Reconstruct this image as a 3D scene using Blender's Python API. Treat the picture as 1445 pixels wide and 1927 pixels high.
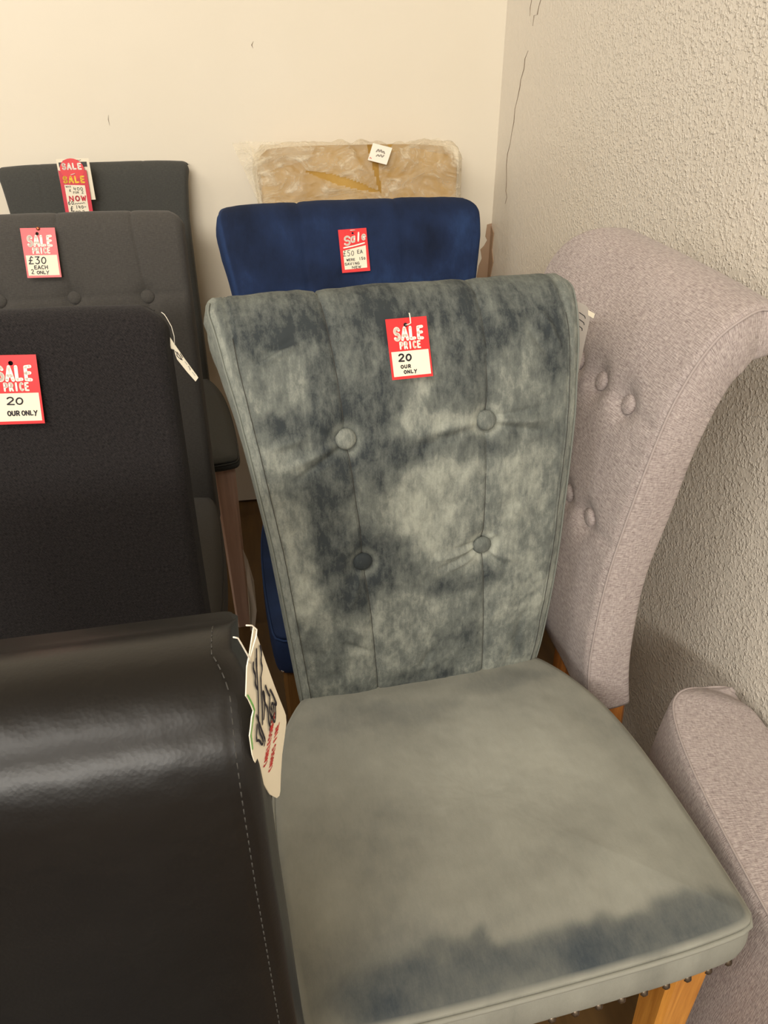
import bpy, bmesh, math, random
import numpy as np
from mathutils import Vector, Matrix, noise
random.seed(7); np.random.seed(7)
C = bpy.context.scene.collection
PI = math.pi
for o in list(bpy.data.objects): bpy.data.objects.remove(o)

# ------------------------------------------------------------------ camera
cam = bpy.data.cameras.new('camera'); co = bpy.data.objects.new('camera', cam); C.objects.link(co)
co.location = (0, 0, 1.29)
co.rotation_euler = (math.radians(58), 0, math.radians(-9.5))
cam.sensor_fit = 'VERTICAL'; cam.sensor_height = 24.0
cam.lens = 24.0*1448/1927; cam.clip_start = 0.02
bpy.context.scene.camera = co
# ------------------------------------------------------------------ world, lights, exposure
w = bpy.data.worlds.new('world'); bpy.context.scene.world = w; w.use_nodes = True
w.node_tree.nodes['Background'].inputs[0].default_value = (1.0, 0.945, 0.86, 1)
w.node_tree.nodes['Background'].inputs[1].default_value = 0.40
def tube_light(name, loc, size, power, target, col=(1, .95, .87)):
    l = bpy.data.lights.new(name, 'AREA'); l.shape = 'RECTANGLE'; l.size, l.size_y = size
    l.energy = power; l.color = col
    o = bpy.data.objects.new(name, l); C.objects.link(o); o.location = loc
    o.rotation_euler = (Vector(target)-Vector(loc)).to_track_quat('-Z', 'Y').to_euler()
tube_light('ceiling_tube_far', (-1.1, -4.2, 2.6), (2.4, .5), 165, (.1, 1.5, .6))
tube_light('ceiling_tube_near', (-1.1, -.5, 2.75), (2.2, .5), 44, (-.2, 1.2, .5))
tube_light('ceiling_tube_side', (-2.6, 1.1, 2.75), (.5, 2.0), 22, (.3, 1.4, .6))
vs = bpy.context.scene.view_settings
vs.view_transform = 'Standard'; vs.look = 'None'; vs.gamma = 1; vs.exposure = 0.06; vs.use_curve_mapping = False

# ------------------------------------------------------------------ materials
def S(r, g, b):  # sRGB 0-255 to linear
    f = lambda c: (c/255/12.92) if c/255 <= .04045 else ((c/255+.055)/1.055)**2.4
    return (f(r), f(g), f(b), 1)
class NT:
    def __init__(s, name):
        s.m = bpy.data.materials.new(name); s.m.use_nodes = True; s.t = s.m.node_tree
        s.b = s.t.nodes['Principled BSDF']
    def n(s, typ, **k):
        nd = s.t.nodes.new(typ)
        for a, v in k.items(): setattr(nd, a, v)
        return nd
    def l(s, a, b): s.t.links.new(a, b)
    def set(s, **k):
        for a, v in k.items(): s.b.inputs[a.replace('_', ' ')].default_value = v
    def math(s, op, a, b=None, c=None):
        nd = s.n('ShaderNodeMath', operation=op)
        for i, v in enumerate((a, b, c)):
            if v is None: continue
            if isinstance(v, (int, float)): nd.inputs[i].default_value = v
            else: s.l(v, nd.inputs[i])
        return nd.outputs[0]
    def noise(s, vec, scale, detail=3, rough=.5, dist=0):
        nd = s.n('ShaderNodeTexNoise'); nd.inputs['Scale'].default_value = scale
        nd.inputs['Detail'].default_value = detail; nd.inputs['Roughness'].default_value = rough
        nd.inputs['Distortion'].default_value = dist; s.l(vec, nd.inputs['Vector']); return nd.outputs['Fac']
    def mapv(s, vec, scale=(1, 1, 1), rot=(0, 0, 0), loc=(0, 0, 0)):
        nd = s.n('ShaderNodeMapping'); nd.inputs['Scale'].default_value = scale
        nd.inputs['Rotation'].default_value = rot; nd.inputs['Location'].default_value = loc
        s.l(vec, nd.inputs['Vector']); return nd.outputs[0]
    def ramp(s, fac, stops):
        nd = s.n('ShaderNodeValToRGB'); s.l(fac, nd.inputs[0]); e = nd.color_ramp.elements
        e[0].position, e[0].color = stops[0]; e[1].position, e[1].color = stops[-1]
        for p, c in stops[1:-1]:
            q = e.new(p); q.color = c
        return nd.outputs[0]
    def bump(s, h, strength, dist, normal=None):
        nd = s.n('ShaderNodeBump'); nd.inputs['Strength'].default_value = strength
        nd.inputs['Distance'].default_value = dist; s.l(h, nd.inputs['Height'])
        if normal is not None: s.l(normal, nd.inputs['Normal'])
        s.l(nd.outputs[0], s.b.inputs['Normal']); return nd.outputs[0]
    def uv(s): return s.n('ShaderNodeTexCoord').outputs['UV']
    def obj(s): return s.n('ShaderNodeTexCoord').outputs['Object']

def velvet(name, dark, mid, light, sheen=.35, grain=1.0):
    k = NT(name); uv = k.uv()
    a = k.n('ShaderNodeAttribute', attribute_name='nap').outputs['Fac']
    fine = k.noise(k.mapv(uv, (1, .45, 1)), 900, 2)
    med = k.noise(k.mapv(uv, (1, .6, 1)), 120, 4, .6, .6)
    st = k.noise(k.mapv(uv, (1, .22, 1), (0, 0, .15)), 260, 3, .65, .3)
    v = k.math('MULTIPLY_ADD', k.math('SUBTRACT', med, .5), .62*grain, a)
    v = k.math('MULTIPLY_ADD', k.math('SUBTRACT', st, .5), .45*grain, v)
    v = k.math('MULTIPLY_ADD', k.math('SUBTRACT', fine, .5), .30*grain, v)
    col = k.ramp(v, [(.0, dark), (.5, mid), (1., light)])
    k.l(col, k.b.inputs['Base Color']); k.set(Roughness=.85, Specular_IOR_Level=.15, Sheen_Weight=sheen, Sheen_Roughness=.45)
    k.b.inputs['Sheen Tint'].default_value = light
    k.bump(fine, .25, .0004); return k.m
M = {}
M['grey_velvet'] = velvet('grey velvet', S(52, 57, 59), S(104, 108, 103), S(156, 159, 148), .10)
M['grey_velvet_seat'] = velvet('grey velvet seat', S(62, 69, 74), S(132, 132, 123), S(162, 162, 151), .08, .22)
M['blue_velvet'] = velvet('navy blue velvet', S(20, 28, 46), S(30, 43, 72), S(44, 66, 106), .06, .4)
M['gold_velvet'] = velvet('mustard velvet', S(150, 112, 50), S(172, 136, 70), S(190, 156, 92), .08, .4)

def weave(name, c1, c2, pu, pv, bump, rough=.95, sheen=.1, twill=0., spread=.5, mottled=0.):
    k = NT(name); uv = k.uv()
    r = k.mapv(uv, (1, 1, 1), (0, 0, twill))
    nu = k.noise(k.mapv(r, (1/pu*.22, 1/pv*1.0, 1)), 1.0, 2, .6)
    nv = k.noise(k.mapv(r, (1/pu*.9, 1/pv*.16, 1), loc=(7, 3, 0)), 1.0, 2, .6)
    h = k.math('ADD', k.math('MULTIPLY', nu, .65), k.math('MULTIPLY', nv, .35))
    if mottled:
        big = k.noise(uv, 9, 2)
        h2 = k.math('MULTIPLY_ADD', k.math('SUBTRACT', big, .5), mottled, h)
    else: h2 = h
    col = k.ramp(h2, [(.5-spread*.3, c1), (.5+spread*.3, c2)])
    k.l(col, k.b.inputs['Base Color']); k.set(Roughness=rough, Specular_IOR_Level=.15, Sheen_Weight=sheen, Sheen_Roughness=.5)
    k.bump(h, bump, .0011); return k.m
M['light_weave'] = weave('light grey tweed', S(134, 121, 118), S(194, 182, 177), .0026, .0012, 1.0, mottled=.08)
M['charcoal_linen'] = weave('charcoal linen', S(60, 58, 55), S(80, 77, 73), .0016, .0012, .4, spread=.8)
M['charcoal_cool'] = weave('cool charcoal linen', S(58, 58, 56), S(76, 76, 72), .0016, .0012, .3, spread=.8)
M['black_weave'] = weave('black weave', S(12, 12, 13), S(50, 46, 46), .0009, .0008, 1.0, twill=.785, sheen=.06, spread=.5)

def leather():
    k = NT('dark brown leather'); uv = k.uv()
    vo = k.n('ShaderNodeTexVoronoi'); vo.inputs['Scale'].default_value = 420; k.l(uv, vo.inputs['Vector'])
    big = k.noise(uv, 60, 4, .6)
    h = k.math('ADD', k.math('MULTIPLY', vo.outputs['Distance'], .35), k.math('MULTIPLY', big, 1.2))
    k.l(k.ramp(k.noise(uv, 12, 3), [(.3, S(15, 13, 12)), (.7, S(20, 18, 16))]), k.b.inputs['Base Color'])
    k.set(Roughness=.38, Specular_IOR_Level=.36); k.bump(h, .22, .0006); return k.m
M['leather'] = leather()

def wood(name, c1, c2, scale=1.0, rough=.45):
    k = NT(name); ob = k.obj()
    n1 = k.noise(k.mapv(ob, (40*scale, 40*scale, 2.2*scale)), 3, 5, .65, .4)
    k.l(k.ramp(n1, [(.3, c1), (.7, c2)]), k.b.inputs['Base Color']); k.set(Roughness=rough)
    k.bump(n1, .15, .0005); return k.m
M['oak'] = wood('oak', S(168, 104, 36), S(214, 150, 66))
M['oak_dark'] = wood('oak in shade', S(150, 92, 40), S(190, 122, 58))  # darker copy of the oak, shade put into its colour
M['oak_brown'] = wood('oak in deep shade', S(92, 64, 30), S(120, 86, 42))  # darkest oak copy, the shade below the seats painted into the colour
M['pink_wood'] = wood('pale washed wood', S(196, 164, 146), S(222, 192, 172), .6, .5)
def plain(name, col, rough=.6, spec=.4, **k2):
    k = NT(name); k.set(Base_Color=col, Roughness=rough, Specular_IOR_Level=spec, **k2)
    n = k.noise(k.obj(), 35, 3); mx = k.n('ShaderNodeMixRGB', blend_type='MULTIPLY'); mx.inputs[0].default_value = .10
    mx.inputs[1].default_value = col; k.l(n, mx.inputs[2]); k.l(mx.outputs[0], k.b.inputs['Base Color']); return k.m
M['red'] = plain('red card', S(222, 40, 44), .35, .5)
M['crimson'] = plain('crimson card', S(206, 28, 52), .4, .5)
M['white'] = plain('white card', S(243, 236, 222), .5)
M['cream'] = plain('cream card', S(238, 228, 204), .55)
M['print_white'] = plain('white print', S(250, 244, 230), .4)
M['yellow'] = plain('yellow print', S(250, 205, 50), .4)
M['ink'] = plain('dark ink', S(45, 40, 48), .6)
M['red_ink'] = plain('red ink', S(215, 45, 45), .6)
M['dark_print'] = plain('dark printed bar', S(62, 62, 62), .6)
M['green_ink'] = plain('green ink', S(110, 190, 90), .6)
M['hole'] = plain('shaded hole', S(22, 20, 22), .9, .1)
M['grey_card'] = plain('grey card', S(176, 168, 158), .6)
M['nylon'] = plain('clear nylon loop', S(240, 232, 215), .3)
M['copper'] = plain('copper pin', S(150, 80, 50), .3, .5, Metallic=.8)
M['nail'] = plain('antique nail head', S(110, 98, 84), .3, .5, Metallic=.9)
M['chrome'] = plain('bright nail head', S(205, 205, 205), .2, .5, Metallic=1.)
M['thread'] = plain('dark thread', S(24, 22, 20), .8)
M['thread_grey'] = plain('grey thread', S(62, 60, 56), .8)
M['lint'] = plain('lint', S(190, 185, 175), .8)

def plaster(name, col1, col2, kind):
    k = NT(name); ob = k.obj()
    n = k.noise(ob, 1.6, 3); k.l(k.ramp(n, [(.3, col1), (.7, col2)]), k.b.inputs['Base Color'])
    if kind == 'rough':
        a = k.noise(ob, 185, 2, .5, .3); b = k.noise(ob, 45, 3, .6)
        sep = k.n('ShaderNodeSeparateXYZ'); k.l(ob, sep.inputs[0])
        mask = k.n('ShaderNodeMapRange'); mask.inputs['From Min'].default_value = 2.08; mask.inputs['From Max'].default_value = 1.5
        mask.inputs['To Min'].default_value = .08; mask.inputs['To Max'].default_value = 1.0
        k.l(sep.outputs['Y'], mask.inputs['Value'])
        aa = k.math('MULTIPLY', k.math('SMOOTH_MAX', a, .47, .06), mask.outputs[0])
        h = k.math('MULTIPLY_ADD', b, .35, aa)
        k.set(Roughness=.30, Specular_IOR_Level=.6); k.bump(h, 1.0, .0052)
    else:
        k.set(Roughness=.55, Specular_IOR_Level=.3); k.bump(k.noise(ob, 14, 3), .15, .004)
    return k.m
M['wall_smooth'] = plaster('smooth cream plaster', S(224, 214, 194), S(230, 221, 203), 'smooth')
M['wall_rough'] = plaster('orange peel cream plaster', S(218, 210, 196), S(225, 217, 204), 'rough')
M['bare_plaster'] = plain('bare plaster', S(176, 148, 122), .9, .1)
M['crack'] = plain('crack shadow', S(120, 100, 80), .9, .1)
def floor_mat():
    k = NT('brown laminate'); ob = k.obj()
    n = k.noise(k.mapv(ob, (14, 1.2, 1)), 3, 5, .6)
    k.l(k.ramp(n, [(.3, S(88, 64, 32)), (.7, S(108, 80, 42))]), k.b.inputs['Base Color']); k.set(Roughness=.5); return k.m
M['floor'] = floor_mat()
def bag_mat():
    k = NT('crumpled clear polythene'); ob = k.obj()
    tr = k.n('ShaderNodeBsdfTransparent'); tr.inputs[0].default_value = (1, .985, .95, 1)
    mx = k.n('ShaderNodeMixShader'); n = k.noise(k.mapv(ob, (1, 1, 1.5), (0, .5, 0)), 11, 8, .66, 2.2)
    f = k.ramp(n, [(.38, (.18, .18, .18, 1)), (.54, (.34, .34, .34, 1)), (.68, (.72, .72, .72, 1))])
    k.l(f, mx.inputs[0]); k.l(tr.outputs[0], mx.inputs[1]); k.l(k.b.outputs[0], mx.inputs[2])
    k.set(Base_Color=S(236, 224, 198), Roughness=.22, Specular_IOR_Level=.7)
    k.bump(n, .8, .012)
    k.l(mx.outputs[0], k.t.nodes['Material Output'].inputs['Surface']); return k.m
M['bag'] = bag_mat()

# ------------------------------------------------------------------ helpers
def obj(name, V, F, mat, parent=None, uv=None, nap=None, smooth=True, loc=None):
    me = bpy.data.meshes.new(name); me.from_pydata([tuple(map(float, v)) for v in V], [], [tuple(int(i) for i in f) for f in F])
    if smooth: me.shade_smooth()
    if uv is not None:
        lay = me.uv_layers.new(name='UVMap'); li = np.zeros(len(me.loops), dtype=np.int64); me.loops.foreach_get('vertex_index', li)
        lay.data.foreach_set('uv', np.asarray(uv, dtype=np.float32)[li].ravel())
    if nap is None and name == 'piping': nap = [.66]*len(V)
    if nap is not None:
        at = me.attributes.new('nap', 'FLOAT', 'POINT'); at.data.foreach_set('value', np.asarray(nap, dtype=np.float32))
    me.materials.append(mat)
    o = bpy.data.objects.new(name, me); C.objects.link(o)
    if parent: o.parent = parent
    if loc is not None: o.location = loc
    return o
def thing(name, label, cat, loc=(0, 0, 0), rz=0, group=None):
    o = bpy.data.objects.new(name, None); C.objects.link(o); o.location = loc; o.rotation_euler = (0, 0, rz)
    o.empty_display_size = .05; o['label'] = label; o['category'] = cat
    if group: o['group'] = group
    return o
def box(x0, y0, z0, x1, y1, z1):
    V = [(x0, y0, z0), (x1, y0, z0), (x1, y1, z0), (x0, y1, z0), (x0, y0, z1), (x1, y0, z1), (x1, y1, z1), (x0, y1, z1)]
    F = [(0, 3, 2, 1), (4, 5, 6, 7), (0, 1, 5, 4), (1, 2, 6, 5), (2, 3, 7, 6), (3, 0, 4, 7)]
    return V, F
def tube(pts, r, k=6):
    pts = [Vector(p) for p in pts]; V = []; F = []
    up = Vector((.13, .31, .94)).normalized()
    for i, p in enumerate(pts):
        d = (pts[min(i+1, len(pts)-1)]-pts[max(i-1, 0)]).normalized()
        a = d.cross(up)
        if a.length < 1e-3: a = d.cross(Vector((1, 0, 0)))
        a.normalize(); b = d.cross(a); rr = r[i] if hasattr(r, '__len__') else r
        for j in range(k):
            t = 2*PI*j/k; V.append(p+a*math.cos(t)*rr+b*math.sin(t)*rr)
    for i in range(len(pts)-1):
        for j in range(k): F.append((i*k+j, i*k+(j+1) % k, (i+1)*k+(j+1) % k, (i+1)*k+j))
    F.append(tuple(range(k))[::-1]); F.append(tuple(range((len(pts)-1)*k, len(pts)*k)))
    return V, F
def chaikin(p, n=2, closed=False):
    p = [np.array(q, float) for q in p]
    for _ in range(n):
        q = [] if closed else [p[0]]
        m = len(p) if closed else len(p)-1
        for i in range(m):
            a, b = p[i], p[(i+1) % len(p)]; q += [a*.75+b*.25, a*.25+b*.75]
        if not closed: q.append(p[-1])
        p = q
    return p
def fbm(x, y, z=0., o=4):
    return noise.fractal(Vector((x, y, z)), 1.0, 2.0, o)
def gauss(d): return math.exp(-d*d)

# side profiles of backrests, offsets from the front foot of the cushion: (Fy, Fz, By, Bz)
SCROLL = [(.020, .42, .090, .425), (.004, .50, .074, .50), (0, .55, .067, .55), (0, .656, .062, .656), (.010, .75, .077, .753), (.022, .837, .084, .831),
          (.034, .90, .093, .872), (.047, .94, .100, .902), (.062, .975, .106, .925), (.080, 1.002, .112, .940), (.105, 1.017, .122, .950),
          (.132, 1.020, .134, .955), (.158, 1.013, .146, .960), (.175, .998, .157, .966), (.180, .985, .166, .974)]
PLAIN = [(0, .42, .07, .42), (0, .55, .07, .55), (.008, .65, .076, .65), (.018, .74, .083, .735), (.030, .83, .092, .82), (.041, .90, .100, .885), (.050, .95, .106, .93), (.057, .98, .110, .955),
         (.066, 1.003, .112, .975), (.080, 1.016, .114, .988), (.097, 1.020, .116, .998), (.110, 1.014, .118, 1.004), (.114, 1.009, .117, 1.007)]
class Back:
    """an upholstered backrest lofted along its side profile"""
    def __init__(s, prof, wfun, nx=80, nt=120, r=.010, D=None, nap=None, rcl=.012, rcr=.012, sy=1., cf=None, flare=.10, zr=0.):
        P = np.array(prof, float)
        d = np.r_[0, np.cumsum(np.hypot(np.diff(P[:, 0]), np.diff(P[:, 1])))]
        P2 = np.array(chaikin(list(np.c_[P, d]), 3))
        t = np.linspace(0, P2[-1, 4], nt+1); s.v = t
        A = np.array([np.interp(t, P2[:, 4], P2[:, k]) for k in range(4)]).T
        A[:, [0, 2]] *= sy; s.A = A; s.wf = wfun; s.r = r; s.D = D; s.nap = nap; s.rcl, s.rcr = rcl, rcr; s.nx = nx
        s.cf = cf; s.flare = flare; s.zr = zr; s.ztop = A[:, 1].max(); s.it = int(A[:, 1].argmax())
    def half(s, i, side):
        z = s.A[i, 1]; w_ = s.wf(z)/2+(side*s.cf(z) if s.cf else 0)+s.flare*max(0, s.A[i, 0]-.04); rc = s.rcl if side < 0 else s.rcr
        dz = 0 if i > s.it else s.ztop-z
        if dz < rc: w_ -= rc-math.sqrt(max(rc*rc-(rc-dz)**2, 0))
        return w_
    def frame(s, i):
        F = Vector((0, s.A[i, 0], s.A[i, 1])); B = Vector((0, s.A[i, 2], s.A[i, 3])); n = F-B; th = n.length
        return F, B, (n/th if th > 1e-6 else Vector((0, -1, 0))), th
    def point(s, x, z, out=0.):
        i = int(np.argmin(np.abs(s.A[:s.it+1, 1]-z))); F, B, n, th = s.frame(i)
        d = s.D(x, z, i) if s.D else 0
        return F+n*(d+out)+Vector((x, 0, 0)), n
    def build(s, name, mat, parent):
        V = []; U = []; N = []; rows = []; arc = 4
        for i in range(len(s.v)):
            F, B, n, th = s.frame(i); r = min(s.r, th*.48)
            hl, hr = s.half(i, -1), s.half(i, 1); row = []
            z = s.A[i, 1]
            def add(x, q, u, nv):
                p = B+n*q; row.append(len(V)); V.append((x, p.y, p.z+x*s.zr)); U.append((u, s.v[i])); N.append(nv)
            for j in range(s.nx+1):
                x = -(hl-r)+(hl+hr-2*r)*j/s.nx
                d = s.D(x, z, i) if s.D else 0
                add(x, th+d, x, s.nap(x, z, i) if s.nap else .5)
            e = s.nap(hr, z, i) if s.nap else .5
            for a in range(1, arc+1):
                t = a/arc*PI/2; add(hr-r+r*math.sin(t), th-r+r*math.cos(t), hr+a/arc*r, e*.8+.2)
            for a in range(1, 4): add(hr+.003*math.sin(PI*a/4), th-r-(th-2*r)*a/4, hr+r+th*a/4, .6)
            for a in range(0, arc+1):
                t = a/arc*PI/2; add(hr-r+r*math.cos(t), r-r*math.sin(t), hr+r+th, .55)
            for j in range(1, 8): add(hr-r-(hl+hr-2*r)*j/8, 0, hr+th+.1*j, .5)
            for a in range(0, arc+1):
                t = a/arc*PI/2; add(-(hl-r)-r*math.sin(t), r-r*math.cos(t), -hl-r-th, .55)
            for a in range(1, 4): add(-hl-.003*math.sin(PI*a/4), r+(th-2*r)*a/4, -hl-r-th*(1-a/4), .62)
            for a in range(0, arc):
                t = a/arc*PI/2; add(-hl+r-r*math.cos(t), th-r+r*math.sin(t), -hl-r*(1-a/arc), .66)
            rows.append(row)
        Fc = []; k = len(rows[0])
        for i in range(len(rows)-1):
            for j in range(k): Fc.append((rows[i][j], rows[i][(j+1) % k], rows[i+1][(j+1) % k], rows[i+1][j]))
        Fc.append(tuple(rows[0][::-1])); Fc.append(tuple(rows[-1]))
        return obj(name, V, Fc, mat, parent, U, N)
    def edge_path(s, side, q=0., inset=0., out=0., i0=0, i1=None, step=2):
        pts = []
        for i in range(i0, i1 or len(s.v), step):
            F, B, n, th = s.frame(i); h = s.half(i, side)+out
            pts.append(F-n*q+Vector((side*(h-inset), 0, 0)))
        return pts

def button(parent, p, n, r, mat, nap=.5, name='button'):
    V = []; F = []; U = []; q = Vector((0, 0, 1)).rotation_difference(n); k = 20
    prof = [(0, .62), (.35, .60), (.62, .52), (.82, .40), (.95, .22), (1.0, .0), (.96, -.25), (.8, -.5)]
    V.append(p+n*prof[0][1]*r*.75); U.append((0, 0))
    for (a, h) in prof[1:]:
        for j in range(k):
            t = 2*PI*j/k; V.append(p+q @ Vector((math.cos(t)*a*r, math.sin(t)*a*r, h*r*.75))); U.append((math.cos(t)*a*r, math.sin(t)*a*r))
    for j in range(k): F.append((0, 1+j, 1+(j+1) % k))
    for i in range(len(prof)-2):
        for j in range(k): F.append((1+i*k+j, 1+(i+1)*k+j, 1+(i+1)*k+(j+1) % k, 1+i*k+(j+1) % k))
    return obj(name, V, F, mat, parent, U, [nap]*len(V))

_nail = {}
def nail(parent, p, n, r, mat):
    key = (round(r, 4), mat.name)
    if key not in _nail:
        V = [(0, 0, r*.7)]; F = []; k = 8
        for a, h in ((.6, .55), (1, 0)):
            for j in range(k): V.append((math.cos(2*PI*j/k)*a*r, math.sin(2*PI*j/k)*a*r, h*r))
        for j in range(k): F += [(0, 1+j, 1+(j+1) % k), (1+j, 1+k+j, 1+k+(j+1) % k, 1+(j+1) % k)]
        o = obj('nail', V, F, mat, parent); _nail[key] = o.data
    else:
        o = bpy.data.objects.new('nail', _nail[key]); C.objects.link(o); o.parent = parent
    o.location = p; o.rotation_mode = 'QUATERNION'; o.rotation_quaternion = Vector((0, 0, 1)).rotation_difference(n)
    return o

def seat(parent, mat, outline, z0, z1, dome=.018, r=.012, nap=None, rings=30, D=None, name='seat', skirt=.004):
    """outline: closed list of xy (counterclockwise), z0 bottom, z1 top seam"""
    O = np.array(chaikin(outline, 3, True)); 
    seg = np.hypot(*(np.roll(O, -1, 0)-O).T); L = np.r_[0, np.cumsum(seg)]; n = 260
    t = np.linspace(0, L[-1], n, endpoint=False); Oc = np.vstack([O, O[:1]])
    O = np.c_[np.interp(t, L, Oc[:, 0]), np.interp(t, L, Oc[:, 1])]
    T = np.roll(O, -1, 0)-np.roll(O, 1, 0); T /= np.hypot(*T.T)[:, None]; Nn = np.c_[T[:, 1], -T[:, 0]]
    c = O.mean(0); V = []; U = []; N = []
    lv = [(-.004, z0, 0), (0, z0+.004, 0)]
    for k in range(1, 6): lv.append((skirt*math.sin(PI*k/6), z0+(z1-z0)*k/6, 0))
    lv += [(-.0005, z1-.001, 1), (-.003, z1+.001, 1), (0, z1+.003, 1), (-.001, z1+.007, 1)]
    for off, z, _ in lv:
        for i in range(n):
            p = O[i]+Nn[i]*off; V.append((p[0], p[1], z)); U.append((t[i], z)); N.append(nap(p[0], p[1], 1) if nap else .5)
    zb = z1+.007
    for k in range(1, rings+1):
        f = k/rings
        for i in range(n):
            ins = O[i]-Nn[i]*(.001+r*min(f*rings/4, 1)); p = ins+(c-ins)*(f**1.0)*.985
            h = dome*(1-(1-f)**2.6)+r*.35*(1-math.exp(-f*rings/2.2)); 
            if D: h += D(p[0], p[1])*min(1, f*6)
            V.append((p[0], p[1], zb+h)); U.append((p[0], p[1])); N.append(nap(p[0], p[1], 0) if nap else .5)
    nl = len(lv)+rings; F = []
    for a in range(nl-1):
        for i in range(n): F.append((a*n+i, a*n+(i+1) % n, (a+1)*n+(i+1) % n, (a+1)*n+i))
    V.append((c[0], c[1], V[-1][2])); U.append((c[0], c[1])); N.append(N[-1]); ci = len(V)-1
    for i in range(n): F.append(((nl-1)*n+i, (nl-1)*n+(i+1) % n, ci))
    F.append(tuple(range(n))[::-1])
    o = obj(name, V, F, mat, parent, U, N)
    pip = [(O[i][0]+Nn[i][0]*.0012, O[i][1]+Nn[i][1]*.0012, z1) for i in list(range(0, n, 2))+[0]]
    return o, O, Nn, pip

def leg(parent, top, foot, wt, wf, mat, name='leg'):
    """square tapered leg with eased edges"""
    V = []; F = []; e = .12
    sec = [(-.5+e, -.5), (.5-e, -.5), (.5, -.5+e), (.5, .5-e), (.5-e, .5), (-.5+e, .5), (-.5, .5-e), (-.5, -.5+e)]
    for k, f in enumerate((0, .08, .5, .94, 1)):
        c = Vector(top).lerp(Vector(foot), f); wd = (wt+(wf-wt)*f)*(.96 if k in (0, 4) else 1)
        for a, b in sec: V.append((c.x+a*wd, c.y+b*wd, c.z))
    for k in range(4):
        for j in range(8): F.append((k*8+j, (k+1)*8+j, (k+1)*8+(j+1) % 8, k*8+(j+1) % 8))
    F.append(tuple(range(8))); F.append(tuple(range(32, 40))[::-1])
    return obj(name, V, F, mat, parent, smooth=False)

def outline(wf_, wr, d, rf=.03, rear=.02, bow=.006):
    """seat outline: front at y=-d, rear at y=+rear"""
    h, k = wf_/2, wr/2
    return [(-h+rf, -d), (-h*.5, -d-bow), (h*.5, -d-bow), (h-rf, -d), (h-rf*.15, -d+.006), (h, -d+rf), (h+.003, -d*.6), (h-.004, -d*.3), (k+(h-k)*.55, -d*.12), (k, rear*.2), (k-.02, rear), (0, rear), (-k+.02, rear), (-k, rear*.2),
            (-k-(h-k)*.55, -d*.12), (-h+.004, -d*.3), (-h-.003, -d*.6), (-h, -d+rf), (-h+rf*.15, -d+.006)]

# ------------------------------------------------------------------ the setting
XR, YB = .668, 2.17
def struct(name, V, F, mat, **k):
    o = obj(name, V, F, mat, smooth=False, **k); o['kind'] = 'structure'; return o
struct('floor', *box(-4, -5, -.05, XR+.14, YB+.14, 0), M['floor'])
wb = struct('wall_back', *box(-4, YB, .007, XR+.12, YB+.12, 2.9), M['wall_smooth'])
wr = struct('wall_right', *box(XR, -5, .0, XR+.12, YB, 2.9), M['wall_rough'])
struct('ceiling', *box(-4, -5, 2.9, XR+.14, YB+.14, 2.95), M['wall_smooth'])
def patch(name, pts, axis, at, mat, parent, th=.0015):
    """thin irregular patch; axis 0 = on right wall (pts y,z), 1 = on back wall (pts x,z)"""
    n = len(pts); V = []
    for d in (0, -th):
        for a, z in pts: V.append((at+d, a, z) if axis == 0 else (a, at+d, z))
    F = [tuple(range(n, 2*n)), tuple(range(n))[::-1]]+[(i, (i+1) % n, n+(i+1) % n, n+i) for i in range(n)]
    return obj(name, V, F, mat, parent, smooth=False)
cp = [(.672, .835), (.655, .832), (.652, .80), (.658, .79), (.650, .775), (.640, .765), (.646, .74), (.638, .72), (.634, .69), (.640, .66), (.636, .62), (.64, .58), (.672, .58)]
patch('chipped_plaster', [(min(x, XR), z) for x, z in cp], 1, YB, M['bare_plaster'], wb, .002)
patch('chipped_plaster', [(YB, .83), (YB-.03, .815), (YB-.025, .77), (YB-.045, .74), (YB-.03, .70), (YB-.05, .64), (YB-.03, .58), (YB, .58)], 0, XR, M['bare_plaster'], wr, .002)
def crack(pts, wd=.0022, par=wr, axis=0, at=XR):
    P = []; Q = []
    rnd = random.Random(3)
    for i, (a, z) in enumerate(pts):
        ww = wd*(.4+rnd.random()) if 0 < i < len(pts)-1 else .0003
        P.append((a-ww/2, z)); Q.append((a+ww/2, z))
    patch('crack', P+Q[::-1], axis, at, M['crack'], par, .0006)
crack([(1.981, 1.252), (1.999, 1.236), (2.0, 1.215), (2.017, 1.192), (2.02, 1.175), (2.03, 1.152), (2.044, 1.128), (2.044, 1.099), (2.054, 1.074), (2.06, 1.049), (2.075, 1.023), (2.077, .998), (2.066, .962), (2.064, .936), (2.052, .923), (2.062, .905)][::-1])
crack([(1.981, 1.37), (1.992, 1.335), (1.99, 1.319)][::-1], .003)
crack([(1.91, 1.37), (1.934, 1.336), (1.94, 1.321), (1.961, 1.320), (1.964, 1.30)][::-1], .0025)
crack([(.046, 1.255), (.043, 1.262), (.048, 1.27)], .003, wb, 1, YB)
crack([(-.314, 1.095), (-.315, 1.108), (-.313, 1.118)], .002, wb, 1, YB)

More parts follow.
